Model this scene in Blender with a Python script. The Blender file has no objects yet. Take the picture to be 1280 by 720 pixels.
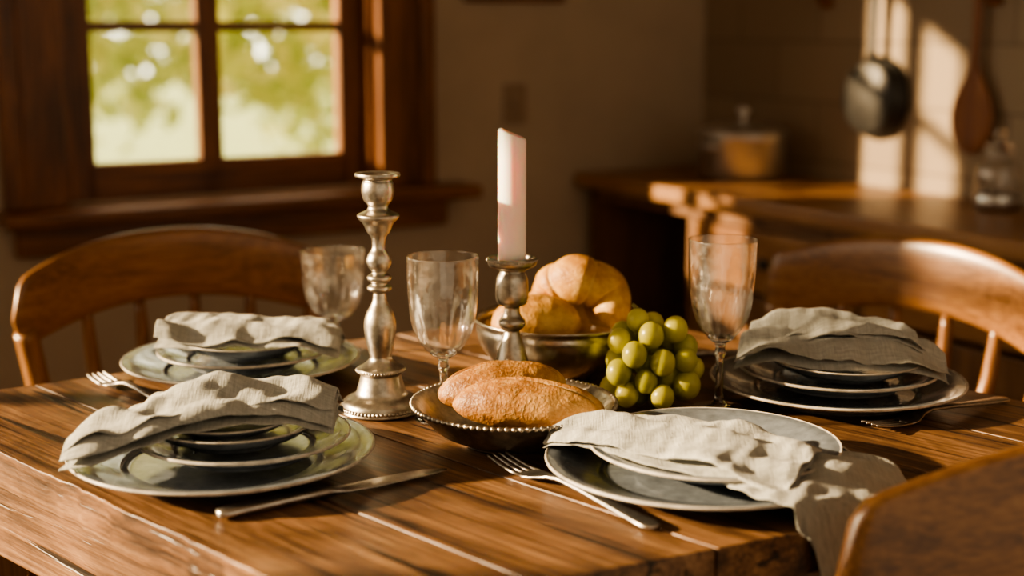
import bpy, bmesh, math, random
from math import sin, cos, pi, radians, sqrt, atan2
from mathutils import Vector, Matrix, noise
random.seed(7)
S = bpy.context.scene
COL = S.collection
TZ = 0.75      # table top height

# ------------------------------------------------------------------ helpers
def nd(nt, t, **kw):
    n = nt.nodes.new(t)
    for k, v in kw.items():
        if k in n.inputs: n.inputs[k].default_value = v
        else: setattr(n, k, v)
    return n
def newmat(name):
    m = bpy.data.materials.new(name); m.use_nodes = True
    nt = m.node_tree; nt.nodes.clear()
    out = nt.nodes.new('ShaderNodeOutputMaterial')
    p = nt.nodes.new('ShaderNodeBsdfPrincipled')
    nt.links.new(p.outputs[0], out.inputs[0])
    return m, nt, p, out
def ramp(nt, fac, cols):
    r = nt.nodes.new('ShaderNodeValToRGB')
    el = r.color_ramp.elements
    while len(el) < len(cols): el.new(0.5)
    for e, (pos, c) in zip(el, cols):
        e.position = pos; e.color = (*c, 1)
    nt.links.new(fac, r.inputs[0]); return r
def bump(nt, h, p, strength=.3, dist=.002):
    b = nd(nt, 'ShaderNodeBump', Strength=strength, Distance=dist)
    nt.links.new(h, b.inputs['Height']); nt.links.new(b.outputs[0], p.inputs['Normal']); return b
def mat_simple(name, col, rough=.5, metal=0, nscale=40, var=.15, bstr=.2, bdist=.001, **extra):
    m, nt, p, out = newmat(name)
    tc = nt.nodes.new('ShaderNodeTexCoord')
    n = nd(nt, 'ShaderNodeTexNoise', Scale=nscale, Detail=6.0, Roughness=.6)
    nt.links.new(tc.outputs['Object'], n.inputs['Vector'])
    c0 = tuple(c*(1-var) for c in col); c1 = tuple(min(1, c*(1+var)) for c in col)
    r = ramp(nt, n.outputs[0], [(.3, c0), (.7, c1)])
    nt.links.new(r.outputs[0], p.inputs['Base Color'])
    p.inputs['Roughness'].default_value = rough
    p.inputs['Metallic'].default_value = metal
    bump(nt, n.outputs[0], p, bstr, bdist)
    for k, v in extra.items(): p.inputs[k.replace('_', ' ')].default_value = v
    return m
def mat_wood(name, dark, mid, light, axis=0, sc=1.0, rough=.35, bstr=.25, coat=.0, cracks=False):
    m, nt, p, out = newmat(name)
    tc = nt.nodes.new('ShaderNodeTexCoord')
    g = nt.nodes.new('ShaderNodeNewGeometry')
    mu = nd(nt, 'ShaderNodeMath', operation='MULTIPLY'); mu.inputs[1].default_value = 13.0
    nt.links.new(g.outputs['Random Per Island'], mu.inputs[0])
    ad = nd(nt, 'ShaderNodeVectorMath', operation='ADD')
    nt.links.new(tc.outputs['Object'], ad.inputs[0]); nt.links.new(mu.outputs[0], ad.inputs[1])
    mp = nt.nodes.new('ShaderNodeMapping')
    s = [(34 if cracks else 16)*sc]*3; s[axis] = (1.9 if cracks else 2.0)*sc
    mp.inputs['Scale'].default_value = s
    nt.links.new(ad.outputs[0], mp.inputs[0])
    n1 = nd(nt, 'ShaderNodeTexNoise', Scale=1.0, Detail=8.0, Roughness=.68, Distortion=.8 if cracks else .9)
    nt.links.new(mp.outputs[0], n1.inputs['Vector'])
    mp2 = nt.nodes.new('ShaderNodeMapping')
    s2 = [230*sc]*3; s2[axis] = 7*sc
    mp2.inputs['Scale'].default_value = s2
    nt.links.new(ad.outputs[0], mp2.inputs[0])
    n2 = nd(nt, 'ShaderNodeTexNoise', Scale=1.0, Detail=4.0, Roughness=.6)
    nt.links.new(mp2.outputs[0], n2.inputs['Vector'])
    mx = nd(nt, 'ShaderNodeMix'); mx.data_type = 'FLOAT'; mx.inputs[0].default_value = .45
    nt.links.new(n1.outputs[0], mx.inputs[2]); nt.links.new(n2.outputs[0], mx.inputs[3])
    r = ramp(nt, mx.outputs[0], [(.37, dark), (.50, mid), (.64, light)])
    hs = nt.nodes.new('ShaderNodeHueSaturation')
    mr = nd(nt, 'ShaderNodeMapRange'); mr.inputs[3].default_value = .78; mr.inputs[4].default_value = 1.18
    nt.links.new(g.outputs['Random Per Island'], mr.inputs[0])
    nt.links.new(mr.outputs[0], hs.inputs['Value'])
    nt.links.new(r.outputs[0], hs.inputs['Color'])
    col = hs.outputs[0]; hgt = mx.outputs[0]
    if cracks:
        mp3 = nt.nodes.new('ShaderNodeMapping'); s3 = [75]*3; s3[axis] = 3.0
        mp3.inputs['Scale'].default_value = s3; nt.links.new(ad.outputs[0], mp3.inputs[0])
        n3 = nd(nt, 'ShaderNodeTexNoise', Scale=1.0, Detail=3.0, Roughness=.5, Distortion=.5)
        nt.links.new(mp3.outputs[0], n3.inputs['Vector'])
        r3 = ramp(nt, n3.outputs[0], [(.335, (.0, .0, .0)), (.385, (1, 1, 1))])
        mm = nt.nodes.new('ShaderNodeMix'); mm.data_type = 'RGBA'; mm.blend_type = 'MULTIPLY'; mm.inputs[0].default_value = .85
        nt.links.new(col, mm.inputs[6]); nt.links.new(r3.outputs[0], mm.inputs[7]); col = mm.outputs[2]
        mp4 = nt.nodes.new('ShaderNodeMapping'); s4 = [11]*3; s4[axis] = 5
        mp4.inputs['Scale'].default_value = s4; nt.links.new(tc.outputs['Object'], mp4.inputs[0])
        n4 = nd(nt, 'ShaderNodeTexNoise', Scale=1.0, Detail=6.0, Roughness=.7, Distortion=.8)
        nt.links.new(mp4.outputs[0], n4.inputs['Vector'])
        r4 = ramp(nt, n4.outputs[0], [(.38, (.48, .46, .44)), (.58, (1, 1, 1))])
        m4 = nt.nodes.new('ShaderNodeMix'); m4.data_type = 'RGBA'; m4.blend_type = 'MULTIPLY'; m4.inputs[0].default_value = 1.0
        nt.links.new(col, m4.inputs[6]); nt.links.new(r4.outputs[0], m4.inputs[7]); col = m4.outputs[2]
        vo = nd(nt, 'ShaderNodeTexVoronoi', Scale=1.0)
        mp5 = nt.nodes.new('ShaderNodeMapping'); s5 = [9]*3; s5[axis] = 4.2
        mp5.inputs['Scale'].default_value = s5; nt.links.new(ad.outputs[0], mp5.inputs[0]); nt.links.new(mp5.outputs[0], vo.inputs['Vector'])
        r5 = ramp(nt, vo.outputs['Distance'], [(.03, (.25, .2, .17)), (.10, (1, 1, 1))])
        m5 = nt.nodes.new('ShaderNodeMix'); m5.data_type = 'RGBA'; m5.blend_type = 'MULTIPLY'; m5.inputs[0].default_value = .8
        nt.links.new(col, m5.inputs[6]); nt.links.new(r5.outputs[0], m5.inputs[7]); col = m5.outputs[2]
        ah = nd(nt, 'ShaderNodeMath', operation='MULTIPLY_ADD'); ah.inputs[1].default_value = .5
        nt.links.new(r3.outputs[0], ah.inputs[0]); nt.links.new(mx.outputs[0], ah.inputs[2]); hgt = ah.outputs[0]
    nt.links.new(col, p.inputs['Base Color'])
    rr = nd(nt, 'ShaderNodeMapRange'); rr.inputs[3].default_value = rough-.08; rr.inputs[4].default_value = rough+.15
    nt.links.new(n1.outputs[0], rr.inputs[0]); nt.links.new(rr.outputs[0], p.inputs['Roughness'])
    p.inputs['Coat Weight'].default_value = coat; p.inputs['Coat Roughness'].default_value = .25
    bump(nt, hgt, p, bstr, .002)
    return m

def mk(name, verts, faces, mat=None, smooth=True, parent=None):
    me = bpy.data.meshes.new(name)
    me.from_pydata([tuple(v) for v in verts], [], faces); me.update()
    bm = bmesh.new(); bm.from_mesh(me)
    bmesh.ops.recalc_face_normals(bm, faces=bm.faces)
    bm.to_mesh(me); bm.free()
    if smooth:
        for f in me.polygons: f.use_smooth = True
    o = bpy.data.objects.new(name, me); COL.objects.link(o)
    if mat: me.materials.append(mat)
    if parent: o.parent = parent
    return o
def empty(name, loc=(0, 0, 0), rz=0):
    e = bpy.data.objects.new(name, None); COL.objects.link(e)
    e.location = loc; e.rotation_euler = (0, 0, rz); e.empty_display_size = .05
    return e
def lathe_geo(prof, seg=64):
    v = []; f = []; rings = []
    for r, z in prof:
        if r < 1e-6:
            rings.append([len(v)]); v.append((0, 0, z))
        else:
            st = len(v)
            for i in range(seg):
                a = 2*pi*i/seg; v.append((r*cos(a), r*sin(a), z))
            rings.append(list(range(st, st+seg)))
    for A, B in zip(rings, rings[1:]):
        if len(A) == 1 and len(B) == 1: continue
        for i in range(seg):
            j = (i+1) % seg
            if len(A) == 1: f.append((A[0], B[i], B[j]))
            elif len(B) == 1: f.append((A[i], B[0], A[j]))
            else: f.append((A[i], B[i], B[j], A[j]))
    return v, f
def smoothprof(pts, n=4):
    out = []
    P = [pts[0]] + list(pts) + [pts[-1]]
    for i in range(1, len(P)-2):
        p0, p1, p2, p3 = P[i-1], P[i], P[i+1], P[i+2]
        for k in range(n):
            t = k/n
            out.append(tuple(.5*((2*p1[d]) + (-p0[d]+p2[d])*t + (2*p0[d]-5*p1[d]+4*p2[d]-p3[d])*t*t + (-p0[d]+3*p1[d]-3*p2[d]+p3[d])*t**3) for d in range(len(p1))))
    out.append(tuple(pts[-1]))
    return out
def lathe(name, prof, mat, seg=64, parent=None):
    v, f = lathe_geo(prof, seg); return mk(name, v, f, mat, True, parent)
def boxgeo(x0, x1, y0, y1, z0, z1):
    v = [(x0, y0, z0), (x1, y0, z0), (x1, y1, z0), (x0, y1, z0), (x0, y0, z1), (x1, y0, z1), (x1, y1, z1), (x0, y1, z1)]
    f = [(0, 3, 2, 1), (4, 5, 6, 7), (0, 1, 5, 4), (1, 2, 6, 5), (2, 3, 7, 6), (3, 0, 4, 7)]
    return v, f
def addbevel(o, w, seg=3):
    b = o.modifiers.new('bevel', 'BEVEL'); b.width = w; b.segments = seg; b.limit_method = 'ANGLE'
    for p in o.data.polygons: p.use_smooth = True
    wn = o.modifiers.new('wn', 'WEIGHTED_NORMAL'); wn.keep_sharp = True
def box(name, x0, x1, y0, y1, z0, z1, mat, parent=None, bev=0.0):
    v, f = boxgeo(x0, x1, y0, y1, z0, z1)
    o = mk(name, v, f, mat, False, parent)
    if bev: addbevel(o, bev)
    return o
def spheregeo(c, r, u=16, w=10):
    v = []; f = []
    rx, ry, rz = r if hasattr(r, '__len__') else (r, r, r)
    v.append((c[0], c[1], c[2]+rz))
    for j in range(1, w):
        th = pi*j/w
        for i in range(u):
            a = 2*pi*i/u
            v.append((c[0]+rx*sin(th)*cos(a), c[1]+ry*sin(th)*sin(a), c[2]+rz*cos(th)))
    v.append((c[0], c[1], c[2]-rz))
    for i in range(u): f.append((0, 1+i, 1+(i+1) % u))
    for j in range(w-2):
        for i in range(u):
            a = 1+j*u+i; b = 1+j*u+(i+1) % u
            f.append((a, a+u, b+u, b))
    L = len(v)-1
    for i in range(u): f.append((L, L-u+(i+1) % u, L-u+i))
    return v, f
def merge(geos):
    V = []; F = []
    for v, f in geos:
        o = len(V); V += list(v); F += [tuple(i+o for i in q) for q in f]
    return V, F
def beads(name, R, z, r, n, mat, parent):
    return mk(name, *merge([spheregeo((R*cos(2*pi*i/n), R*sin(2*pi*i/n), z), r, 8, 6) for i in range(n)]), mat, True, parent)
def tube(pts, radii, seg=12, flat=1.0):
    V = []; F = []
    P = [Vector(p) for p in pts]; n = len(P)
    up = Vector((0, 0, 1))
    for i in range(n):
        t = (P[min(i+1, n-1)]-P[max(i-1, 0)]).normalized()
        ref = up if abs(t.z) < .95 else Vector((1, 0, 0))
        s = t.cross(ref).normalized(); u = s.cross(t).normalized()
        for k in range(seg):
            a = 2*pi*k/seg
            V.append(P[i]+s*cos(a)*radii[i]+u*sin(a)*radii[i]*flat)
    for i in range(n-1):
        for k in range(seg):
            j = (k+1) % seg
            F.append((i*seg+k, i*seg+j, (i+1)*seg+j, (i+1)*seg+k))
    F.append(tuple(range(seg))); F.append(tuple(range((n-1)*seg, n*seg)))
    return V, F
def sections(secs, seg=12, pw=2.6):
    V = []; F = []
    for (x, y, z, w, h) in secs:
        for k in range(seg):
            a = 2*pi*k/seg
            c, s_ = cos(a), sin(a)
            V.append((x, y+w/2*math.copysign(abs(c)**(2/pw), c), z+h/2*math.copysign(abs(s_)**(2/pw), s_)))
    n = len(secs)
    for i in range(n-1):
        for k in range(seg):
            j = (k+1) % seg
            F.append((i*seg+k, i*seg+j, (i+1)*seg+j, (i+1)*seg+k))
    F.append(tuple(range(seg))); F.append(tuple(range((n-1)*seg, n*seg)))
    return V, F

# ------------------------------------------------------------------ materials
M_table = mat_wood('table_wood', (.045, .021, .010), (.20, .10, .046), (.38, .215, .105), axis=0, sc=.9, rough=.40, bstr=.75, coat=.08, cracks=True)
M_chair = mat_wood('chair_wood', (.10, .042, .016), (.22, .10, .037), (.33, .165, .062), axis=0, rough=.30, bstr=.12, coat=.3)
M_chairv = mat_wood('chair_wood_upright', (.10, .042, .016), (.22, .10, .037), (.33, .165, .062), axis=2, rough=.30, bstr=.12, coat=.3)
M_frame = mat_wood('window_wood', (.065, .023, .009), (.21, .082, .028), (.35, .15, .052), axis=2, rough=.36, bstr=.2)
M_frameh = mat_wood('window_wood_horizontal', (.065, .023, .009), (.21, .082, .028), (.35, .15, .052), axis=0, rough=.34, bstr=.2)
M_counter = mat_wood('counter_wood', (.16, .065, .024), (.32, .155, .06), (.45, .25, .11), axis=1, rough=.35, bstr=.15)
M_cab = mat_wood('cabinet_wood', (.08, .034, .014), (.19, .09, .034), (.28, .145, .06), axis=2, rough=.45, bstr=.15)
M_floor = mat_wood('floor_wood', (.05, .025, .012), (.13, .07, .032), (.2, .11, .05), axis=0, rough=.5)
M_spoon = mat_wood('spoon_wood', (.14, .05, .018), (.26, .1, .035), (.36, .16, .06), axis=2, rough=.5)
M_wall = mat_simple('plaster', (.46, .375, .28), .9, nscale=6, var=.07, bstr=.15, bdist=.004)
M_ceil = mat_simple('ceiling_paint', (.6, .48, .34), .9, nscale=6, var=.05)
M_switch = mat_simple('switch_plate', (.30, .22, .15), .5)
M_pewter = mat_simple('pewter', (.44, .40, .34), .36, 1.0, nscale=90, var=.4, bstr=.5, bdist=.001)
M_silver = mat_simple('hammered_silver', (.62, .58, .52), .26, 1.0, nscale=55, var=.2, bstr=.6, bdist=.002)
M_steel = mat_simple('cutlery_steel', (.50, .47, .43), .32, 1.0, nscale=120, var=.25, bstr=.1, bdist=.0003)
M_pot = mat_simple('pot_steel', (.70, .70, .68), .36, 1.0, nscale=30, var=.06, bstr=.05)
M_iron = mat_simple('cast_iron', (.05, .048, .045), .45, .6, nscale=80, var=.2, bstr=.2)
M_wax = mat_simple('candle_wax', (.84, .82, .76), .5, nscale=20, var=.03, bstr=.1, Subsurface_Weight=.8, Subsurface_Scale=.03)
M_plate = mat_simple('stoneware_glaze', (.145, .165, .19), .22, nscale=70, var=.28, bstr=.12, bdist=.0006, Coat_Weight=.35)
M_rim = mat_simple('stoneware_rim', (.50, .46, .40), .35, nscale=90, var=.35, bstr=.1)
M_leaf, nt, p, out = newmat('leaf')
g = nt.nodes.new('ShaderNodeNewGeometry')
r = ramp(nt, g.outputs['Random Per Island'], [(0, (.34, .42, .10)), (.5, (.58, .60, .20)), (1, (.88, .80, .40))])
tr = nt.nodes.new('ShaderNodeBsdfTranslucent'); ms = nt.nodes.new('ShaderNodeMixShader'); ms.inputs[0].default_value = .5
nt.links.new(r.outputs[0], p.inputs['Base Color']); nt.links.new(r.outputs[0], tr.inputs[0])
nt.links.new(p.outputs[0], ms.inputs[1]); nt.links.new(tr.outputs[0], ms.inputs[2]); nt.links.new(ms.outputs[0], out.inputs[0])
p.inputs['Roughness'].default_value = .6
M_grass = mat_simple('lawn', (.3, .36, .12), .9, nscale=8, var=.3)

def crust(name, cols, flour, nsc=22, fl=.4):
    m, nt, p, out = newmat(name)
    tc = nt.nodes.new('ShaderNodeTexCoord')
    n1 = nd(nt, 'ShaderNodeTexNoise', Scale=float(nsc), Detail=6.0, Roughness=.65); nt.links.new(tc.outputs['Object'], n1.inputs['Vector'])
    n2 = nd(nt, 'ShaderNodeTexNoise', Scale=320.0, Detail=3.0); nt.links.new(tc.outputs['Object'], n2.inputs['Vector'])
    r1 = ramp(nt, n1.outputs[0], list(zip((.36, .5, .64), cols)))
    r2 = ramp(nt, n2.outputs[0], [(.54, (0, 0, 0)), (.70, (1, 1, 1))])
    mx = nt.nodes.new('ShaderNodeMix'); mx.data_type = 'RGBA'; mx.inputs[7].default_value = (*flour, 1)
    sc_ = nd(nt, 'ShaderNodeMath', operation='MULTIPLY'); sc_.inputs[1].default_value = fl
    nt.links.new(r2.outputs[0], sc_.inputs[0]); nt.links.new(sc_.outputs[0], mx.inputs[0]); nt.links.new(r1.outputs[0], mx.inputs[6])
    g = nt.nodes.new('ShaderNodeNewGeometry')
    rp = ramp(nt, g.outputs['Pointiness'], [(.465, (.75, .75, .75)), (.497, (0, 0, 0))])
    mc = nt.nodes.new('ShaderNodeMix'); mc.data_type = 'RGBA'; mc.inputs[7].default_value = (*flour, 1)
    nt.links.new(rp.outputs[0], mc.inputs[0]); nt.links.new(mx.outputs[2], mc.inputs[6])
    nt.links.new(mc.outputs[2], p.inputs['Base Color']); p.inputs['Roughness'].default_value = .5
    ad = nd(nt, 'ShaderNodeMath', operation='ADD'); nt.links.new(n1.outputs[0], ad.inputs[0]); nt.links.new(n2.outputs[0], ad.inputs[1])
    bump(nt, ad.outputs[0], p, .5, .0022)
    return m
M_crust = crust('bread_crust', [(.19, .072, .015), (.37, .17, .042), (.54, .30, .095)], (.66, .50, .27), 24, .35)
M_gold = crust('golden_crust', [(.30, .12, .02), (.52, .27, .06), (.74, .48, .16)], (.82, .62, .30), 18, .18)
# grapes
M_grape, nt, p, out = newmat('grape_skin')
g = nt.nodes.new('ShaderNodeNewGeometry')
r = ramp(nt, g.outputs['Random Per Island'], [(0, (.30, .31, .035)), (1, (.58, .54, .11))])
nt.links.new(r.outputs[0], p.inputs['Base Color'])
p.inputs['Roughness'].default_value = .3; p.inputs['Subsurface Weight'].default_value = .75
p.inputs['Subsurface Radius'].default_value = (.9, .85, .2); p.inputs['Subsurface Scale'].default_value = .018
M_stem = mat_simple('grape_stem', (.2, .17, .05), .7)
# thin clear glass wall: Schlick-like reflectance, symmetric on both faces
def mat_glass(name, tint=(.985, .975, .96), f0=.05, rough=.03, haze=.03, bstr=.25):
    m, nt, p, out = newmat(name); nt.nodes.remove(p)
    t = nt.nodes.new('ShaderNodeBsdfTransparent'); t.inputs[0].default_value = (*tint, 1)
    gl = nt.nodes.new('ShaderNodeBsdfGlossy'); gl.inputs['Roughness'].default_value = rough
    df = nt.nodes.new('ShaderNodeBsdfDiffuse'); df.inputs[0].default_value = (.85, .82, .76, 1)
    lw = nt.nodes.new('ShaderNodeLayerWeight'); lw.inputs[0].default_value = .5
    pw = nd(nt, 'ShaderNodeMath', operation='POWER'); pw.inputs[1].default_value = 3.0
    nt.links.new(lw.outputs['Facing'], pw.inputs[0])
    ma = nd(nt, 'ShaderNodeMath', operation='MULTIPLY_ADD'); ma.inputs[1].default_value = .85; ma.inputs[2].default_value = f0
    nt.links.new(pw.outputs[0], ma.inputs[0])
    a = nt.nodes.new('ShaderNodeMixShader'); a.inputs[0].default_value = haze
    b = nt.nodes.new('ShaderNodeMixShader')
    nt.links.new(t.outputs[0], a.inputs[1]); nt.links.new(df.outputs[0], a.inputs[2])
    nt.links.new(ma.outputs[0], b.inputs[0]); nt.links.new(a.outputs[0], b.inputs[1]); nt.links.new(gl.outputs[0], b.inputs[2])
    nt.links.new(b.outputs[0], out.inputs[0])
    if bstr:
        tc = nt.nodes.new('ShaderNodeTexCoord')
        n = nd(nt, 'ShaderNodeTexNoise', Scale=70.0, Detail=3.0); nt.links.new(tc.outputs['Object'], n.inputs['Vector'])
        bp = nd(nt, 'ShaderNodeBump', Strength=bstr, Distance=.0012); nt.links.new(n.outputs[0], bp.inputs['Height'])
        nt.links.new(bp.outputs[0], gl.inputs['Normal'])
        hz = ramp(nt, n.outputs[0], [(.42, (haze*.3,)*3), (.66, (haze*2.0,)*3)])
        nt.links.new(hz.outputs[0], a.inputs[0])
    return m
M_glass = mat_glass('wine_glass_material', f0=.085, haze=.035, bstr=.45)
M_pane = mat_glass('window_pane_glass', haze=.0, f0=.03, bstr=0)
M_solid, nt, p, out = newmat('solid_crystal')
p.inputs['Base Color'].default_value = (1, .99, .97, 1); p.inputs['Transmission Weight'].default_value = 1.0
p.inputs['Roughness'].default_value = .02; p.inputs['IOR'].default_value = 1.5
# linen
M_linen, nt, p, out = newmat('linen')
tc = nt.nodes.new('ShaderNodeTexCoord')
n1 = nd(nt, 'ShaderNodeTexNoise', Scale=34.0, Detail=6.0, Roughness=.6); nt.links.new(tc.outputs['Object'], n1.inputs['Vector'])
def thread(sc):
    mp = nt.nodes.new('ShaderNodeMapping'); mp.inputs['Rotation'].default_value = (0, 0, .4); mp.inputs['Scale'].default_value = sc
    nt.links.new(tc.outputs['Object'], mp.inputs[0])
    n = nd(nt, 'ShaderNodeTexNoise', Scale=1.0, Detail=2.0); nt.links.new(mp.outputs[0], n.inputs['Vector']); return n
ta_, tb_ = thread((900, 60, 60)), thread((60, 900, 60))
ad = nd(nt, 'ShaderNodeMath', operation='ADD'); nt.links.new(ta_.outputs[0], ad.inputs[0]); nt.links.new(tb_.outputs[0], ad.inputs[1])
hf = nd(nt, 'ShaderNodeMath', operation='MULTIPLY'); hf.inputs[1].default_value = .5
nt.links.new(ad.outputs[0], hf.inputs[0])
r = ramp(nt, hf.outputs[0], [(.38, (.31, .315, .285)), (.62, (.47, .47, .435))])
nt.links.new(r.outputs[0], p.inputs['Base Color']); p.inputs['Roughness'].default_value = .95
p.inputs['Sheen Weight'].default_value = .15
b1 = nd(nt, 'ShaderNodeBump', Strength=.4, Distance=.0045); nt.links.new(n1.outputs[0], b1.inputs['Height'])
b2 = nd(nt, 'ShaderNodeBump', Strength=.7, Distance=.001); nt.links.new(ad.outputs[0], b2.inputs['Height']); nt.links.new(b1.outputs[0], b2.inputs['Normal'])
nt.links.new(b2.outputs[0], p.inputs['Normal'])
# tile wall
M_tile, nt, p, out = newmat('stone_tile')
tc = nt.nodes.new('ShaderNodeTexCoord')
sx = nt.nodes.new('ShaderNodeSeparateXYZ'); cx = nt.nodes.new('ShaderNodeCombineXYZ')
nt.links.new(tc.outputs['Object'], sx.inputs[0]); nt.links.new(sx.outputs[1], cx.inputs[0]); nt.links.new(sx.outputs[2], cx.inputs[1])
br = nd(nt, 'ShaderNodeTexBrick', Scale=1.0); br.inputs['Color1'].default_value = (.28, .21, .14, 1); br.inputs['Color2'].default_value = (.34, .26, .175, 1)
br.inputs['Mortar'].default_value = (.22, .165, .11, 1); br.inputs['Mortar Size'].default_value = .004; br.inputs['Brick Width'].default_value = .28; br.inputs['Row Height'].default_value = .14
nt.links.new(cx.outputs[0], br.inputs['Vector']); nt.links.new(br.outputs[0], p.inputs['Base Color'])
p.inputs['Roughness'].default_value = .6
bump(nt, br.outputs[0], p, .4, .003)

# ------------------------------------------------------------------ room shell (rotated frame)
K = (.50, 3.74, 0); RA = radians(31.5)
def place(o): o.location = K; o.rotation_euler = (0, 0, RA); return o
LW = 3.2
wb = place(empty('wall_back'))
T = .10
zt = 1.70
box('below_window', -LW-T, T, 0, T, 0, .80, M_wall, wb)
box('above_window', -LW-T, T, 0, T, zt, 2.5, M_wall, wb)
box('right_of_window', -.95, T, 0, T, .80, zt, M_wall, wb)
box('left_of_window', -LW-T, -1.65, 0, T, .80, zt, M_wall, wb)
place(box('wall_right', 0, T, -3.6, 0, 0, 2.5, M_tile))
wl = place(empty('wall_left'))
box('below_window', -LW-T, -LW, -3.6, 0, 0, .82, M_wall, wl)
box('above_window', -LW-T, -LW, -3.6, 0, 1.9, 2.5, M_wall, wl)
box('far_pier', -LW-T, -LW, -.02, 0, .82, 1.9, M_wall, wl)
box('near_pier', -LW-T, -LW, -3.6, -1.9, .82, 1.9, M_wall, wl)
w2 = place(empty('added_sun_window'))  # unseen window added to let sun and bar shadows onto the table
for i, y in enumerate((-.02, -.62, -1.25, -1.86)):
    box('stile_%d' % (i+1), -LW-.07, -LW-.03, y-.035, y, .82, 1.9, M_frame, w2)
for i, z in enumerate((.82, 1.62, 1.86)):
    box('rail_%d' % (i+1), -LW-.07, -LW-.03, -1.9, -.02, z, z+.035, M_frameh, w2)
place(box('floor', -LW-T, T, -3.6, T, -.05, 0, M_floor))
place(box('ceiling', -LW-T, T, -3.6, T, 2.5, 2.55, M_ceil))
place(box('baseboard_back', -LW, -.01, -.015, 0, 0, .1, M_frameh, bev=.003))

w1 = place(empty('window_1'))
box('casing_right', -.95, -.82, -.028, 0, .795, zt+.1, M_frame, w1, .004)
box('casing_right_outer', -.85, -.815, -.042, -.0, .795, zt+.1, M_frame, w1, .006)
box('casing_left', -1.76, -1.65, -.028, 0, .795, zt+.1, M_frame, w1, .004)
box('casing_left_outer', -1.775, -1.735, -.042, 0, .795, zt+.1, M_frame, w1, .006)
box('casing_top', -1.76, -.82, -.028, 0, zt, zt+.11, M_frameh, w1, .004)
box('sill_board', -1.79, -.725, -.10, T, .765, .795, M_frameh, w1, .007)
box('apron', -1.76, -.78, -.035, 0, .70, .765, M_frameh, w1, .008)
box('jamb_right', -.965, -.95, 0, T, .795, zt, M_frame, w1)
box('jamb_left', -1.65, -1.635, 0, T, .795, zt, M_frame, w1)
y0, y1 = .035, .070
box('sash_right', -1.02, -.965, y0, y1, .795, zt, M_frame, w1, .004)
box('sash_left', -1.635, -1.575, y0, y1, .795, zt, M_frame, w1, .004)
box('sash_bottom', -1.6, -1.0, y0, y1, .795, .875, M_frameh, w1, .004)
box('sash_top', -1.6, -1.0, y0, y1, zt-.06, zt, M_frameh, w1, .004)
box('mullion', -1.350, -1.298, y0, y1, .795, zt, M_frame, w1, .005)
for i, z in enumerate((1.145, 1.42)):
    box('muntin_%d' % (i+1), -1.6, -1.0, y0+.005, y1-.005, z, z+.022, M_frameh, w1, .003)
box('glass_pane', -1.58, -1.01, .052, .055, .87, zt-.05, M_pane, w1)

ls = place(empty('light_switch'))
box('plate', -.612, -.55, -.008, 0, .925, 1.02, M_switch, ls, .003)
box('toggle', -.59, -.572, -.016, -.006, .955, .99, M_switch, ls, .003)
pf = place(empty('picture_frame'))
box('frame', -.72, -.447, -.02, 0, 1.212, 1.5, M_frameh, pf, .004)
box('picture', -.70, -.467, -.023, -.015, 1.232, 1.48, M_wall, pf)

# ------------------------------------------------------------------ kitchen counter
kc = place(empty('kitchen_counter'))
CT = .80
box('countertop', -.415, -.003, -2.7, -.012, CT-.035, CT, M_counter, kc, .006)
box('carcass_shelf_back', -.37, -.005, -2.65, -.02, .06, .09, M_cab, kc)
box('carcass_back', -.03, -.005, -2.65, -.02, .06, CT-.036, M_cab, kc)
box('plinth', -.33, -.03, -2.65, -.03, 0, .06, M_cab, kc)
ys = [-.03, -.42, -.95, -1.48, -2.01, -2.64]
for i, y in enumerate(ys):
    box('upright_%d' % (i+1), -.375, -.01, y-.022, y, .06, CT-.036, M_cab, kc)
box('open_shelf', -.36, -.03, -.42, -.05, .42, .44, M_cab, kc)
box('top_rail', -.375, -.35, -2.65, -.03, CT-.065, CT-.036, M_cab, kc)
for i in range(1, 5):
    ya, yb = ys[i]-.026, ys[i+1]+.004
    box('drawer_%d' % i, -.385, -.06, yb, ya, CT-.20, CT-.07, M_counter, kc, .004)
    box('door_panel_%d' % i, -.375, -.36, yb, ya, .08, CT-.215, M_cab, kc)
    for nm, (p0, p1, q0, q1) in {'stile_a': (yb, yb+.06, .08, CT-.21), 'stile_b': (ya-.06, ya, .08, CT-.21), 'rail_a': (yb+.06, ya-.06, .08, .15), 'rail_b': (yb+.06, ya-.06, CT-.28, CT-.21)}.items():
        box('door_%s_%d' % (nm, i), -.39, -.37, p0, p1, q0, q1, M_cab, kc, .003)
    v, f = spheregeo((-.397, (ya+yb)/2, CT-.135), .013, 12, 8); mk('knob_%d' % i, v, f, M_iron, True, kc)
    L = sqrt((ya-yb-.12)**2+.36**2)
    d = box('brace_%d' % i, -.388, -.372, -L/2, L/2, -.025, .025, M_cab, kc, .003)
    d.location = (0, (ya+yb)/2, .335); d.rotation_euler = (atan2(.36, ya-yb-.12), 0, 0)

def room(x, y, z):
    c, s = cos(RA), sin(RA)
    return (K[0]+c*x-s*y, K[1]+s*x+c*y, z)
# stock pot
pot = empty('cooking_pot', room(-.155, -.34, CT+.001), RA)
lathe('body', [(0, 0), (.09, 0), (.098, .004), (.103, .012), (.104, .10), (.107, .104), (.104, .106), (.100, .103), (.099, .012), (0, .008)], M_pot, 64, pot)
lathe('lid', [(0, .106), (.104, .106), (.106, .110), (.10, .114), (.075, .125), (.04, .132), (.012, .134), (.008, .137), (.007, .146), (.014, .152), (.018, .160), (.014, .168), (0, .171)], M_pot, 64, pot)
for k in (-1, 1):
    v, f = tube([(k*(.10+.02*sin(a)), .03*cos(a), .08) for a in [pi*i/10 for i in range(11)]], [.005]*11, 8)
    mk('handle_%s' % ('a' if k < 0 else 'b'), v, f, M_pot, True, pot)
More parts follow.
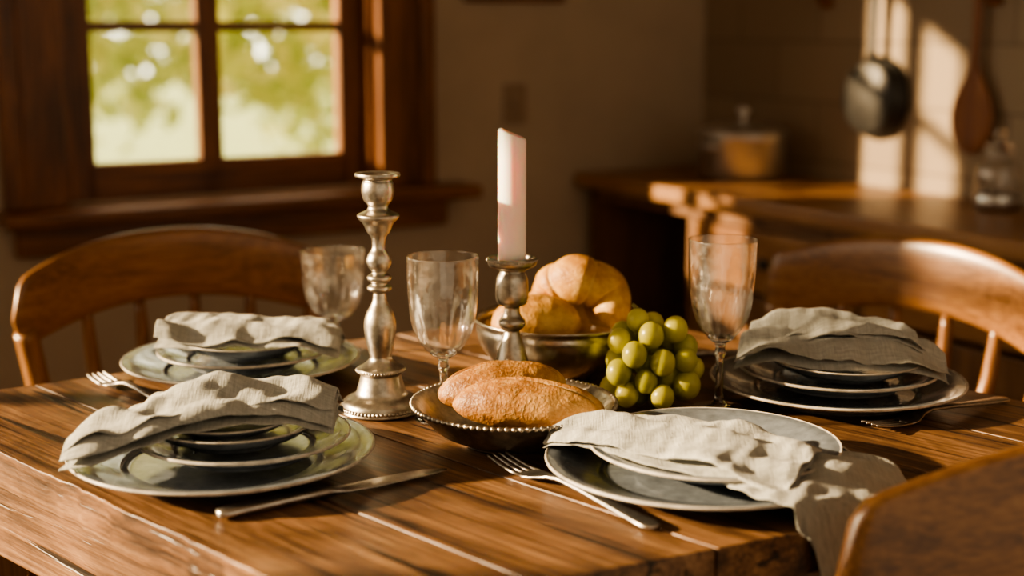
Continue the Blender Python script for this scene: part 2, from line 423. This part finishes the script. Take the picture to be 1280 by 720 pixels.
# glass jar
jar = empty('glass_jar', room(-.11, -1.05, CT+.001), RA)
lathe('body', smoothprof([(0, .002), (.036, .002), (.042, .012), (.043, .06), (.040, .085), (.028, .10), (.026, .11), (.024, .11), (.026, .1), (.038, .083), (.041, .06), (.04, .014), (.034, .006), (0, .006)], 3), M_glass, 48, jar)
lathe('lid', smoothprof([(0, .112), (.028, .112), (.03, .118), (.02, .13), (.007, .136), (.012, .146), (.010, .155), (0, .158)], 3), M_solid, 48, jar)
lathe('base_band', [(.037, 0), (.0445, 0), (.0445, .03), (.0425, .032), (.0425, .002)], M_pot, 48, jar)

# hanging rail and utensils
hr = place(empty('utensil_rail'))
v, f = tube([(-.045, -.35, 1.30), (-.045, -1.5, 1.30)], [.007, .007], 12); mk('bar', v, f, M_iron, True, hr)
for i, y in enumerate((-.45, -.93, -1.4)):
    v, f = sections([(0, 0, 0, .03, .02), (.02, 0, .01, .03, .035), (.06, 0, .06, .028, .04), (.062, 0, .10, .028, .04)], 12)
    o = mk('bracket_%d' % (i+1), [(-q[0], q[1]+y, q[2]+1.205) for q in v], f, M_frame, True, hr)
for i, y in enumerate((-.62, -.90)):
    pts = [(-.045+.012*cos(a)-.0, y, 1.305+.014*sin(a)) for a in [pi*(-.2+1.2*k/8) for k in range(9)]] + [(-.057, y, 1.27), (-.045, y, 1.255), (-.033, y, 1.262)]
    v, f = tube(pts, [.002]*len(pts), 8); mk('hook_%d' % (i+1), v, f, M_iron, True, hr)
fp = empty('frying_pan', room(-.006, -.62, .998), RA)
v, f = lathe_geo([(0, 0), (.075, 0), (.08, .004), (.092, .034), (.0935, .034), (.090, .030), (.079, .006), (.074, .004), (0, .004)], 64)
mk('pan_body', [(-.034+z_*1.0, x_, y_) for (x_, y_, z_) in v], f, M_iron, True, fp)
v, f = sections([(0, 0, 0, .03, .010), (.03, 0, 0, .02, .008), (.10, 0, 0, .02, .008), (.20, 0, 0, .028, .008), (.225, 0, 0, .024, .008), (.235, 0, 0, .012, .006)], 12)
mk('handle', [(-.022+q[2], q[1], .085+q[0]*.72) for q in v], f, M_iron, True, fp)
sp = empty('wooden_paddle_spoon', room(-.02, -.90, .99), RA)
secs = [(-.095, .0), (-.09, .022), (-.075, .040), (-.05, .053), (-.02, .057), (.01, .052), (.04, .038), (.065, .022), (.085, .013), (.11, .0105), (.17, .010), (.24, .011), (.265, .012), (.272, .006)]
v, f = sections([(x, 0, 0, max(w*2, .004), .012 if w > .015 else .011) for x, w in secs], 14)
mk('paddle', [(q[2], q[1], q[0]) for q in v], f, M_spoon, True, sp)

# ------------------------------------------------------------------ dining table
CL, CB, CR, CF = Vector((-.675, 1.514)), Vector((.106, 2.053)), Vector((.72, 1.35)), Vector((-.111, .940))
ctr = (CL+CB+CR+CF)/4
ta = atan2((CF-CL).y, (CF-CL).x)
tb = empty('dining_table', (ctr.x, ctr.y, 0), ta)
def tl(p):
    d = Vector(p)-ctr; c, s = cos(-ta), sin(-ta)
    return Vector((c*d.x-s*d.y, s*d.x+c*d.y))
def lerp(a, b, t): return a*(1-t)+b*t
NP = 6; TH = .038
cuts = [0, .155, .33, .50, .665, .84, 1.0]
for i in range(NP):
    t0, t1 = cuts[i], cuts[i+1]
    g_ = .0014
    a0 = tl(lerp(CL, CB, t0+ (g_ if i else 0))); a1 = tl(lerp(CL, CB, t1-(g_ if i < NP-1 else 0)))
    b0 = tl(lerp(CF, CR, t0+(g_ if i else 0))); b1 = tl(lerp(CF, CR, t1-(g_ if i < NP-1 else 0)))
    N = 80; V = []; F = []
    for k in range(N+1):
        u = k/N
        p0 = lerp(a0, b0, u); p1 = lerp(a1, b1, u)
        if i == 0: p0 = p0 + (p0-p1).normalized()*(.004*noise.noise(Vector((u*9, 3, 1)))+.0025*noise.noise(Vector((u*40, 3, 1))))
        zz = TZ - .0006*abs(noise.noise(Vector((u*14, i*5.0, 1))))
        for z in (zz, TZ-TH):
            for q in (p0, p1): V.append((q.x, q.y, z))
    for k in range(N):
        o = 4*k
        F += [(o, o+1, o+5, o+4), (o+2, o+6, o+7, o+3), (o, o+4, o+6, o+2), (o+1, o+3, o+7, o+5)]
    F += [(0, 2, 3, 1), (4*N, 4*N+1, 4*N+3, 4*N+2)]
    o = mk('plank_%d' % (i+1), V, F, M_table, False, tb); addbevel(o, .0013, 2)
def inset(c, d):
    return c + (ctr-c).normalized()*d
ins = [inset(c, .085) for c in (CL, CB, CR, CF)]
for i, c in enumerate(ins):
    q = tl(c)
    box('leg_%d' % (i+1), q.x-.036, q.x+.036, q.y-.036, q.y+.036, 0, TZ-TH, M_chairv, tb, .006)
    c2 = ins[(i+1) % 4]; a, b = tl(c), tl(c2); d = (b-a); L = d.length; dn = d.normalized(); n_ = Vector((-dn.y, dn.x))
    a_ = a+dn*.03; b_ = b-dn*.03; hw = .014
    off = n_*(-.016 if (n_.dot(-a) > 0) else .016)
    V = []
    for z in (TZ-TH-.10, TZ-TH):
        for P, sgn in ((a_, -1), (b_, -1), (b_, 1), (a_, 1)):
            w = P+off+n_*hw*sgn; V.append((w.x, w.y, z))
    o = mk('apron_%d' % (i+1), V, [(0, 3, 2, 1), (4, 5, 6, 7), (0, 1, 5, 4), (1, 2, 6, 5), (2, 3, 7, 6), (3, 0, 4, 7)], M_table, False, tb); addbevel(o, .003)

# ------------------------------------------------------------------ chairs
def chair(loc, fwd, W=.235, ztop=.855, zend=.80, hh=.105):
    rz = atan2(fwd[1], fwd[0])-pi/2
    e = empty('dining_chair', (loc[0], loc[1], 0), rz)
    bow = lambda x: -.05*(1-(x/W)**2)
    N = 48; secs = []
    for i in range(N+1):
        u = -1+2*i/N; x = W*1.06*u
        au = abs(u)
        top = ztop-(ztop-zend)*au**2.2
        bot = ztop-hh-.012 - .055*(au**2.0)*.9
        endr = sqrt(max(0, 1-max(0, (au-.90)/.10)**2))
        mid = (top+bot)/2; h = (top-bot)*max(.06, endr)
        secs.append((x, bow(x), mid, .024*max(.3, endr), h))
    v, f = sections(secs, 20, 3.2)
    mk('crest_rail', v, f, M_chair, True, e)
    for k, nm in ((-1, 'a'), (1, 'b')):
        pts = smoothprof([(k*W*.98, bow(W)*1+.0, ztop-hh-.03), (k*W*.93, -.0, .66), (k*W*.86, .015, .55), (k*W*.80, .03, .44)], 4)
        v, f = tube(pts, [.017]*len(pts), 14); mk('post_%s' % nm, v, f, M_chairv, True, e)
    for i, x in enumerate((-.125, -.042, .042, .125)):
        pts = smoothprof([(x*1.05, bow(x), ztop-hh-.01), (x, bow(x)+.012, .64), (x*.9, .02, .54), (x*.85, .03, .45)], 4)
        rr = [.008+.004*sin(pi*j/(len(pts)-1)) for j in range(len(pts))]
        v, f = tube(pts, rr, 12); mk('spindle_%d' % (i+1), v, f, M_chairv, True, e)
    V = []; n = 48
    def so(a, s):
        c, q = cos(a), sin(a)
        return (s*.205*math.copysign(abs(c)**.55, c)*(1+.06*q), .21+s*.205*math.copysign(abs(q)**.55, q))
    prof = [(.93, .425), (.99, .430), (1, .438), (.99, .449), (.95, .453), (.8, .450), (.4, .445)]
    F = []
    for s, z in prof:
        for k in range(n):
            x, y = so(2*pi*k/n, s); V.append((x, y, z))
    for j in range(len(prof)-1):
        for k in range(n): F.append((j*n+k, j*n+(k+1) % n, (j+1)*n+(k+1) % n, (j+1)*n+k))
    F.append(tuple(range(n))); F.append(tuple(range((len(prof)-1)*n, len(prof)*n)))
    mk('seat', V, F, M_chair, True, e)
    for i, (x, y) in enumerate(((-.16, .05), (.16, .05), (-.165, .36), (.165, .36))):
        sx_ = 1.18; y2 = y-.05 if y < .2 else y+.02
        pts = smoothprof([(x*sx_, y2, 0), (x*1.1, (y+y2*1)/2, .2), (x, y, .43)], 4)
        rr = [.013+.007*sin(pi*min(1, j/(len(pts)-1)*1.0)) for j in range(len(pts))]
        v, f = tube(pts, rr, 12); mk('leg_%d' % (i+1), v, f, M_chairv, True, e)
    for i, (pa, pb) in enumerate((((-.18, .02, .17), (-.18, .37, .17)), ((.18, .02, .17), (.18, .37, .17)), ((-.18, .2, .17), (.18, .2, .17)))):
        v, f = tube([pa, pb], [.009, .009], 10); mk('stretcher_%d' % (i+1), v, f, M_chair, True, e)
    return e
chair((-.503, 2.11), (.57, -.82), hh=.095)
chair((.570, 2.035), (-.753, -.657), ztop=.85, hh=.095)
chair((.475, 1.115), (-.41, .91), ztop=.858, zend=.802, hh=.12)

# ------------------------------------------------------------------ plates
def plate(name, x, y, z, R, h=.021):
    k = R/.14
    P = [(0, .0025), (.080*k, .0025), (.083*k, 0), (.088*k, 0), (.090*k, .003), (.110*k, .009), (.128*k, h*.72), (.1385*k, h-.002), (.140*k, h-.0002),
         (.1392*k, h+.0012), (.1375*k, h+.0006), (.126*k, h*.72+.0045), (.106*k, .012), (.09*k, .0075), (.083*k, .0062), (0, .006)]
    e = lathe(name, smoothprof(P, 3), M_plate, 96)
    e.data.materials.append(M_rim)
    for f in e.data.polygons:
        c = f.center
        if sqrt(c.x**2+c.y**2) > .1372*k: f.material_index = 1
    e.location = (x, y, TZ+z+.0005); return e
def dish(name, x, y, z, R, h=.024):
    P = [(0, .002), (R*.5, .002), (R*.52, 0), (R*.58, 0), (R*.62, .004), (R*.82, h*.45), (R*.98, h-.001), (R, h+.0005), (R*.985, h+.001), (R*.94, h-.003), (R*.78, h*.5), (R*.58, .0065), (0, .0055)]
    e = lathe(name, smoothprof(P, 3), M_plate, 80); e.data.materials.append(M_rim)
    for f in e.data.polygons:
        c = f.center
        if sqrt(c.x**2+c.y**2) > .975*R: f.material_index = 1
    e.location = (x, y, TZ+z+.0005); return e
plate('dinner_plate', -.271, 1.285, 0, .142)
plate('side_plate', -.252, 1.290, .0135, .100, .019)
dish('small_dish', -.262, 1.292, .0245, .080, .020)
dish('small_dish', -.268, 1.293, .036, .066, .013)
plate('dinner_plate', -.322, 1.652, 0, .140)
plate('side_plate', -.318, 1.650, .0135, .102, .018)
dish('small_dish', -.314, 1.652, .0245, .080, .020)
plate('dinner_plate', .364, 1.549, 0, .141)
plate('side_plate', .366, 1.552, .0135, .110, .019)
dish('small_dish', .372, 1.552, .0245, .086, .019)
plate('dinner_plate', .172, 1.249, 0, .142)
plate('side_plate', .186, 1.264, .0135, .116, .018)

# ------------------------------------------------------------------ napkins
def cloth_layers(path, L=4, tl_=.004, seed=0, arch=.006, wr=.005, M=20, N=90, edge=None, rip=.0025):
    P = smoothprof(path, max(2, int(N/(len(path)-1))))
    V = []; rowlen = None
    for si, st in enumerate(P):
        s = si/(len(P)-1)
        x, y, z, hx, hy = st
        row = []
        for i in range(L):
            sgn = 1 if i % 2 == 0 else -1
            ksc = 1-.05*i+.10*noise.noise(Vector((s*2.5, i*3.1, seed)))
            sh = .16*noise.noise(Vector((s*2.2, i*1.7+9, seed+4)))
            for m in range(M+1):
                c = sgn*(-1+2*m/M)
                cc = c*ksc+sh
                px = x+hx*cc; py = y+hy*cc
                lz = tl_*i
                puff = arch*(1-c*c)*(.4+.6*(i+1)/L)
                k_ = (.35+.65*(i+1)/L)
                w = wr*noise.noise(Vector((px*16, py*16, seed*3.3+i*.25)))*k_
                dgn = (px*.45+py*1.0)
                w += wr*.75*noise.noise(Vector((dgn*46, (px-py)*9, seed+i*.4)))*k_
                w += wr*.30*noise.noise(Vector(((px-py*.6)*70, (px+py)*22, seed+7+i*.4)))*k_
                r_ = rip*sin(c*6+seed+3*noise.noise(Vector((s*3, i*.4, seed))))*(i+1)/L
                fold = 0
                if L > 1:
                    if m == 0 and i > 0: fold = -tl_*.5
                    if m == M and i < L-1: fold = tl_*.5
                pz = z+lz+puff+w+r_+fold
                if edge:
                    px, py, pz = edge(px, py, pz)
                row.append((px, py, pz+TZ))
        rowlen = len(row); V += row
    F = []
    n = len(P)
    for a in range(n-1):
        for b in range(rowlen-1):
            o = a*rowlen+b
            F.append((o, o+1, o+rowlen+1, o+rowlen))
    return V, F
def napkin(paths):
    V, F = merge([cloth_layers(**p) for p in paths])
    o = mk('linen_napkin', V, F, M_linen, True)
    so = o.modifiers.new('thick', 'SOLIDIFY'); so.thickness = .0013
    ss = o.modifiers.new('sub', 'SUBSURF'); ss.levels = 1; ss.render_levels = 1
    return o
napkin([dict(path=[(-.388, 1.230, .022, .010, .034), (-.370, 1.240, .032, .0, .043), (-.33, 1.262, .044, -.010, .050), (-.28, 1.285, .052, -.014, .054), (-.225, 1.297, .052, -.010, .050), (-.185, 1.297, .048, 0, .042), (-.163, 1.294, .041, .002, .030)], L=4, tl_=.0055, seed=1, arch=.013, wr=.010, rip=.003)])
napkin([dict(path=[(-.408, 1.628, .044, .004, .034), (-.38, 1.635, .047, -.004, .046), (-.32, 1.645, .047, -.006, .052), (-.26, 1.645, .046, -.004, .046), (-.215, 1.635, .040, 0, .038), (-.200, 1.632, .034, 0, .028)], L=3, tl_=.006, seed=5, arch=.012, wr=.010, rip=.003)])
napkin([dict(path=[(.258, 1.560, .042, .014, .030), (.29, 1.556, .048, .010, .05), (.34, 1.552, .047, .0, .058), (.40, 1.545, .047, .0, .056), (.45, 1.535, .040, .0, .046), (.476, 1.53, .030, .0, .030)], L=2, tl_=.006, seed=9, arch=.014, wr=.010, rip=.004),
        dict(path=[(.270, 1.575, .054, .012, .022), (.32, 1.578, .066, .006, .034), (.37, 1.565, .070, -.006, .040), (.42, 1.545, .062, -.012, .034), (.445, 1.535, .052, -.010, .018)], L=2, tl_=.005, seed=13, arch=.012, wr=.012, rip=.005)])
ed = (CR-CF).normalized(); en = Vector((ed.y, -ed.x))
def over_edge(px, py, pz):
    e = (Vector((px, py))-CF).dot(en)
    if e > .004:
        k = e-.004
        q = Vector((px, py))-en*k*.85
        return q.x, q.y, min(pz, .005)-k*1.1
    return px, py, max(pz, .003)
napkin([dict(path=[(.040, 1.288, .024, .012, .012), (.062, 1.286, .030, .018, .030), (.10, 1.276, .032, .024, .042), (.15, 1.250, .032, .030, .052), (.20, 1.215, .031, .030, .056), (.235, 1.185, .027, .028, .052), (.252, 1.172, .022, .026, .046)], L=3, tl_=.005, seed=21, arch=.009, wr=.009, rip=.003),
        dict(path=[(.215, 1.205, .026, .040, .040), (.25, 1.195, .024, .055, .058), (.285, 1.178, .020, .058, .066), (.305, 1.158, .010, .050, .062), (.312, 1.130, .006, .042, .052), (.300, 1.098, .004, .030, .036), (.285, 1.075, .003, .008, .010)], L=2, tl_=.003, seed=26, arch=.006, wr=.007, rip=.004, edge=over_edge)])

# ------------------------------------------------------------------ candlesticks, candle
cs = empty('candlestick', (-.141, 1.487, TZ+.0005))
prof = [(0, 0), (.042, 0), (.0425, .005), (.041, .011), (.036, .015), (.028, .019), (.0245, .028), (.022, .038), (.022, .041), (.0255, .043), (.0255, .047), (.020, .050), (.012, .057), (.0125, .064), (.0155, .077), (.0172, .094), (.0145, .107), (.0085, .118), (.0068, .127),
        (.0070, .129), (.0125, .132), (.0125, .136), (.008, .139), (.0125, .143), (.0125, .147), (.0075, .151), (.011, .156), (.0135, .163), (.011, .171), (.0072, .177), (.0078, .188), (.0125, .195), (.016, .203), (.0215, .209), (.0215, .213), (.013, .217), (.0105, .222), (.015, .228), (.0172, .237), (.0165, .246), (.015, .250), (.0232, .2525), (.0238, .2555), (.0225, .2565), (.0125, .254), (.011, .245), (0, .243)]
lathe('stem', smoothprof(prof, 3), M_pewter, 64, cs)
beads('beaded_foot', .0425, .005, .0024, 64, M_pewter, cs)
beads('beaded_ring', .0256, .045, .0016, 48, M_pewter, cs)
cs2 = empty('candlestick', (.0, 1.508, TZ+.0005))
prof = [(0, 0), (.040, 0), (.041, .005), (.036, .012), (.026, .02), (.0205, .035), (.0165, .055), (.0115, .073), (.0085, .082), (.009, .084), (.0135, .088), (.0145, .094), (.010, .100), (.0085, .106), (.009, .110), (.015, .113), (.0175, .120), (.0175, .130), (.0165, .141), (.013, .148), (.014, .151), (.024, .154), (.0265, .159), (.0265, .163), (.0245, .163), (.022, .158), (.0155, .157), (.0155, .150), (0, .150)]
lathe('stem', smoothprof(prof, 3), M_pewter, 64, cs2)
beads('beaded_cup', .0265, .161, .0017, 52, M_pewter, cs2)
V = []; F = []; n = 48; H = .301
zs = [.1515]+[.17+.01*i for i in range(12)]
for z in zs:
    for k in range(n):
        a = 2*pi*k/n; V.append((.0150*cos(a), .0150*sin(a), z))
for rr, dz in ((.0150, -.001), (.0146, .0004), (.0135, .0014), (.009, .001), (.004, .0)):
    for k in range(n):
        a = 2*pi*k/n; x, y = rr*cos(a), rr*sin(a)
        t = (x+.0153)/.0306
        top = H-.001-.0125*max(0, t-.15)**.85
        V.append((x, y, top+dz))
R_ = len(zs)+5
for j in range(R_-1):
    for k in range(n): F.append((j*n+k, j*n+(k+1) % n, (j+1)*n+(k+1) % n, (j+1)*n+k))
F.append(tuple(range(n))); F.append(tuple(range((R_-1)*n, R_*n)))
cd = mk('taper_candle', V, F, M_wax, True); cd.location = (0, 1.508, TZ+.0005)

# ------------------------------------------------------------------ wine glasses
def glass(x, y, H, R, cup=.56):
    e = empty('wine_glass', (x, y, TZ+.0005))
    zc = H*(1-cup)
    st = [(0, 0), (R*.78, 0), (R*.80, .0008), (R*.78, .0018), (R*.35, .0038), (.0065, .008), (.0044, .016), (.0040, zc*.5), (.0042, zc*.72), (.0062, zc*.80), (.0050, zc*.88), (.0068, zc*.94), (.014, zc+.001), (.010, zc+.004), (0, zc+.003)]
    lathe('stem_and_foot', smoothprof(st, 3), M_solid, 48, e)
    outp = [(.0135, zc+.0012), (R*.60, zc+(H-zc)*.10), (R*.80, zc+(H-zc)*.25), (R*.93, zc+(H-zc)*.45), (R*.985, zc+(H-zc)*.68), (R*.995, zc+(H-zc)*.9), (R, H), (R-.0006, H+.0006), (R-.0012, H), (R*.965, zc+(H-zc)*.9), (R*.955, zc+(H-zc)*.68), (R*.90, zc+(H-zc)*.45), (R*.76, zc+(H-zc)*.25), (R*.55, zc+(H-zc)*.12), (.010, zc+.005), (0, zc+.004)]
    v, f = lathe_geo(smoothprof(outp, 3), 96)
    vv = []
    for (a, b, z) in v:
        if zc < z < zc+(H-zc)*.5:
            k = 1+.03*sin(14*atan2(b, a))*sin(pi*(z-zc)/((H-zc)*.5))
            a *= k; b *= k
        vv.append((a, b, z))
    mk('goblet', vv, f, M_glass, True, e)
    return e
glass(-.072, 1.455, .173, .0375, .60)
glass(-.226, 1.772, .128, .0405, .68)
glass(.224, 1.492, .185, .0362, .58)

# ------------------------------------------------------------------ bowls and bread
bb = empty('bread_dish', (.002, 1.374, TZ+.0005))
lathe('bowl', smoothprof([(0, .002), (.045, .002), (.047, 0), (.052, 0), (.054, .003), (.075, .012), (.090, .026), (.0985, .037), (.102, .0385), (.1015, .041), (.097, .0395), (.087, .029), (.072, .016), (.05, .007), (0, .005)], 3), M_pewter, 80, bb)
beads('rope_rim', .1015, .0395, .0028, 96, M_pewter, bb)
sb = empty('silver_bowl', (.057, 1.645, TZ+.0005))
lathe('bowl', smoothprof([(0, .002), (.045, .002), (.047, 0), (.053, 0), (.056, .005), (.078, .018), (.093, .036), (.099, .055), (.0985, .064), (.103, .068), (.1035, .071), (.100, .0705), (.096, .064), (.0965, .055), (.09, .038), (.075, .021), (.05, .009), (0, .007)], 3), M_silver, 80, sb)

def loaf(name, loc, L, W, H, rz, seed, mat, score=True, tilt=0):
    v, f = spheregeo((0, 0, 0), 1, 96, 72)
    out_ = []
    for (a, b, c) in v:
        x, y, z = c, a, b
        sx_ = math.copysign(abs(x)**.9, x)
        px = sx_*L/2; py = y*W/2; pz = z*H/2
        if pz < 0: pz *= .75
        d = 1+.06*noise.noise(Vector((px*28, py*28, pz*28+seed)))+.025*noise.noise(Vector((px*90, py*90, pz*90+seed)))
        if score and z > .0:
            q = y+.10-.20*sin(x*2.2+seed)
            d += (.08*math.exp(-((q-.16)/.12)**2) - .14*math.exp(-(q/.07)**2)+.06*math.exp(-((q+.15)/.1)**2))*(1-x*x)
        out_.append((px*(1+(d-1)*.4), py*d, pz*d))
    o = mk(name, out_, f, mat, True)
    o.location = loc; o.rotation_euler = (0, tilt, rz)
    return o
loaf('bread_loaf', (.016, 1.352, TZ+.040), .150, .056, .056, radians(-5), 3, M_crust, True, radians(2))
loaf('bread_loaf', (-.010, 1.404, TZ+.044), .132, .056, .056, radians(8), 8, M_crust, True, radians(-3))
loaf('bread_roll', (.028, 1.612, TZ+.068), .104, .072, .068, radians(8), 14, M_gold, True)
def crescent(name, loc, R, r, a0, a1, rz, tiltx):
    n = 120; pts = []; rad = []
    for i in range(n+1):
        t = i/n; a = a0+(a1-a0)*t
        pts.append((R*cos(a)*1.08, .006*sin(3*a), R*sin(a)*.95))
        saw = (t*5.3) % 1.0
        rr = r*(.28+.72*sin(pi*min(1, max(0, t*.86+.07)))**.7)*(.88+.18*sqrt(saw)*(1-saw**8))
        rad.append(rr)
    v, f = tube(pts, rad, 44)
    v = [Vector(q)*(1+.03*noise.noise(Vector(q)*60)) for q in v]
    o = mk(name, v, f, M_gold, True); o.location = loc; o.rotation_euler = (tiltx, 0, rz)
    return o
crescent('crescent_roll', (.078, 1.650, TZ+.078), .037, .0295, radians(205), radians(-28), radians(-12), radians(-14))
loaf('bread_roll', (.112, 1.688, TZ+.080), .064, .056, .084, radians(25), 31, M_gold, False)
loaf('bread_roll', (.062, 1.694, TZ+.066), .09, .058, .07, radians(-10), 41, M_gold, False)

# ------------------------------------------------------------------ grapes
gc = Vector((.152, 1.500)); pos = []
random.seed(11)
for it in range(26000):
    r = random.uniform(.0120, .0150)
    x = random.uniform(-.055, .055); y = random.uniform(-.045, .045); z = random.uniform(r, .096)
    t = z/.105
    rx = .051*(1-t**2.2)**.5; ry = .044*(1-t**2.2)**.5
    if t < .25: rx *= .8+.8*t; 
    if (x/rx)**2+(y/ry)**2 > 1: continue
    X = x-.006*t+.002; 
    if all((X-a)**2+(y-b)**2+(z-c)**2 > (.93*(r+q))**2 for a, b, c, q in pos): pos.append((X, y, z, r))
gb = empty('grape_bunch', (gc.x, gc.y, TZ+.0005))
mk('grapes', *merge([spheregeo((a, b, c), (q, q, q*1.1 if c > q*1.1 else q), 20, 14) for a, b, c, q in pos]), M_grape, True, gb)
pts = smoothprof([(.0, 0, .03), (-.006, .0, .085), (-.012, .004, .103), (-.022, .008, .112)], 4)
mk('stem', *tube(pts, [.0022]*len(pts), 8), M_stem, True, gb)

# ------------------------------------------------------------------ cutlery
def orient(o, p0, p1):
    o.location = (p0[0], p0[1], TZ+.0008)
    o.rotation_euler = (0, 0, atan2(p1[1]-p0[1], p1[0]-p0[0]))
def fork(p0, p1):
    L = sqrt((p1[0]-p0[0])**2+(p1[1]-p0[1])**2); k = L/.21
    G = []
    for i in range(4):
        y = (-.0105+.007*i)*1.05
        G.append(sections([(k*x, y*(.92+.08*min(1, x/.02)), z, w, .0024) for x, z, w in ((0, .009, .0014), (.004, .0085, .0026), (.018, .006, .0034), (.034, .004, .0038), (.050, .0038, .0040))], 8))
    G.append(sections([(k*.046, 0, .0038, .0255, .0024), (k*.054, 0, .004, .0265, .0028), (k*.062, 0, .005, .024, .003), (k*.070, 0, .0065, .016, .0034), (k*.078, 0, .0085, .010, .004), (k*.09, 0, .010, .0075, .0045), (k*.12, 0, .0085, .0085, .0046), (k*.16, 0, .0055, .0125, .0046), (k*.19, 0, .0037, .0175, .0044), (k*.203, 0, .0032, .0195, .004), (k*.209, 0, .003, .014, .0036), (k*.211, 0, .003, .006, .003)], 14))
    o = mk('dinner_fork', *merge(G), M_steel, True); orient(o, p0, p1); return o
def knife(p0, p1):
    L = sqrt((p1[0]-p0[0])**2+(p1[1]-p0[1])**2); k = L/.23
    b = sections([(0, .004, .003, .002, .001), (k*.006, .003, .003, .009, .0016), (k*.02, .001, .003, .016, .0018), (k*.045, 0, .003, .0205, .0020), (k*.08, 0, .003, .0215, .0024), (k*.108, 0, .0035, .0185, .0028), (k*.118, 0, .004, .012, .006), (k*.124, 0, .0045, .011, .0085), (k*.130, 0, .005, .0145, .009), (k*.16, 0, .005, .0145, .009), (k*.20, 0, .005, .0175, .009), (k*.222, 0, .005, .0190, .009), (k*.229, 0, .005, .013, .008), (k*.231, 0, .005, .005, .004)], 14, 2.4)
    o = mk('dinner_knife', *b, M_steel, True); orient(o, p0, p1); return o
fork((-.015, 1.298), (.118, 1.114))
fork((-.487, 1.615), (-.372, 1.500))
fork((.364, 1.400), (.545, 1.522))
knife((-.063, 1.272), (-.247, 1.140))
knife((.325, 1.768), (.175, 1.712))

# ------------------------------------------------------------------ garden outside
random.seed(3)
V = []; F = []
def leaf(c, s):
    n = Vector((random.gauss(0, 1), random.gauss(0, 1), random.gauss(0, 1))).normalized()
    t = n.orthogonal().normalized(); b = n.cross(t)
    a = random.uniform(0, 2*pi); t, b = t*cos(a)+b*sin(a), b*cos(a)-t*sin(a)
    o = len(V)
    V.extend([c-t*s, c+b*s*.5, c+t*s, c-b*s*.5]); F.append((o, o+1, o+2, o+3))
for i in range(110):
    R = random.uniform(.45, .85)
    cx_ = random.uniform(-7, 1.0); cy_ = random.uniform(6.0, 11); cz_ = random.uniform(R+.05, 3.4)
    for k in range(190):
        d = Vector((random.gauss(0, 1), random.gauss(0, 1), random.gauss(0, 1))).normalized()*R*random.uniform(.6, 1)
        leaf(Vector((cx_, cy_, cz_))+d, random.uniform(.06, .13))
mk('garden_foliage', V, F, M_leaf, False)
g = box('lawn', -25, 20, 4.6, 40, -.4, -.3, M_grass)

# ------------------------------------------------------------------ lights
sd = bpy.data.lights.new('sun', 'SUN'); sd.energy = 17.0; sd.color = (1, .735, .43); sd.angle = radians(1.4)
so = bpy.data.objects.new('sun', sd); COL.objects.link(so)
dirv = Vector((1, .025, -.30)).normalized()
so.rotation_euler = dirv.to_track_quat('-Z', 'Y').to_euler()
w = bpy.data.worlds.new('sky'); S.world = w; w.use_nodes = True
nt = w.node_tree; nt.nodes.clear()
out = nt.nodes.new('ShaderNodeOutputWorld'); bg = nt.nodes.new('ShaderNodeBackground')
tc = nt.nodes.new('ShaderNodeTexCoord')
dp = nd(nt, 'ShaderNodeVectorMath', operation='DOT_PRODUCT'); dp.inputs[1].default_value = Vector((-.45, .87, .2)).normalized()
nt.links.new(tc.outputs['Generated'], dp.inputs[0])
r = ramp(nt, dp.outputs['Value'], [(0, (.86, .68, .47)), (.35, (.90, .74, .54)), (.85, (1.0, .93, .70))])
mr = nd(nt, 'ShaderNodeMapRange'); mr.inputs[1].default_value = -.2; mr.inputs[2].default_value = .9; mr.inputs[3].default_value = .70; mr.inputs[4].default_value = 6.5
nt.links.new(dp.outputs['Value'], mr.inputs[0])
nt.links.new(r.outputs[0], bg.inputs[0]); nt.links.new(mr.outputs[0], bg.inputs[1]); nt.links.new(bg.outputs[0], out.inputs[0])

# ------------------------------------------------------------------ camera
cam = bpy.data.cameras.new('camera'); co = bpy.data.objects.new('camera', cam); COL.objects.link(co)
co.location = (0, 0, 1.16); co.rotation_euler = (radians(79.5), 0, 0)
cam.lens = 50; cam.sensor_width = 36; cam.clip_start = .02
cam.dof.use_dof = True; cam.dof.focus_distance = 1.41; cam.dof.aperture_fstop = 2.5
S.camera = co
S.view_settings.view_transform = 'AgX'
S.view_settings.exposure = .35
try: S.view_settings.look = 'AgX - Medium High Contrast'
except Exception: pass
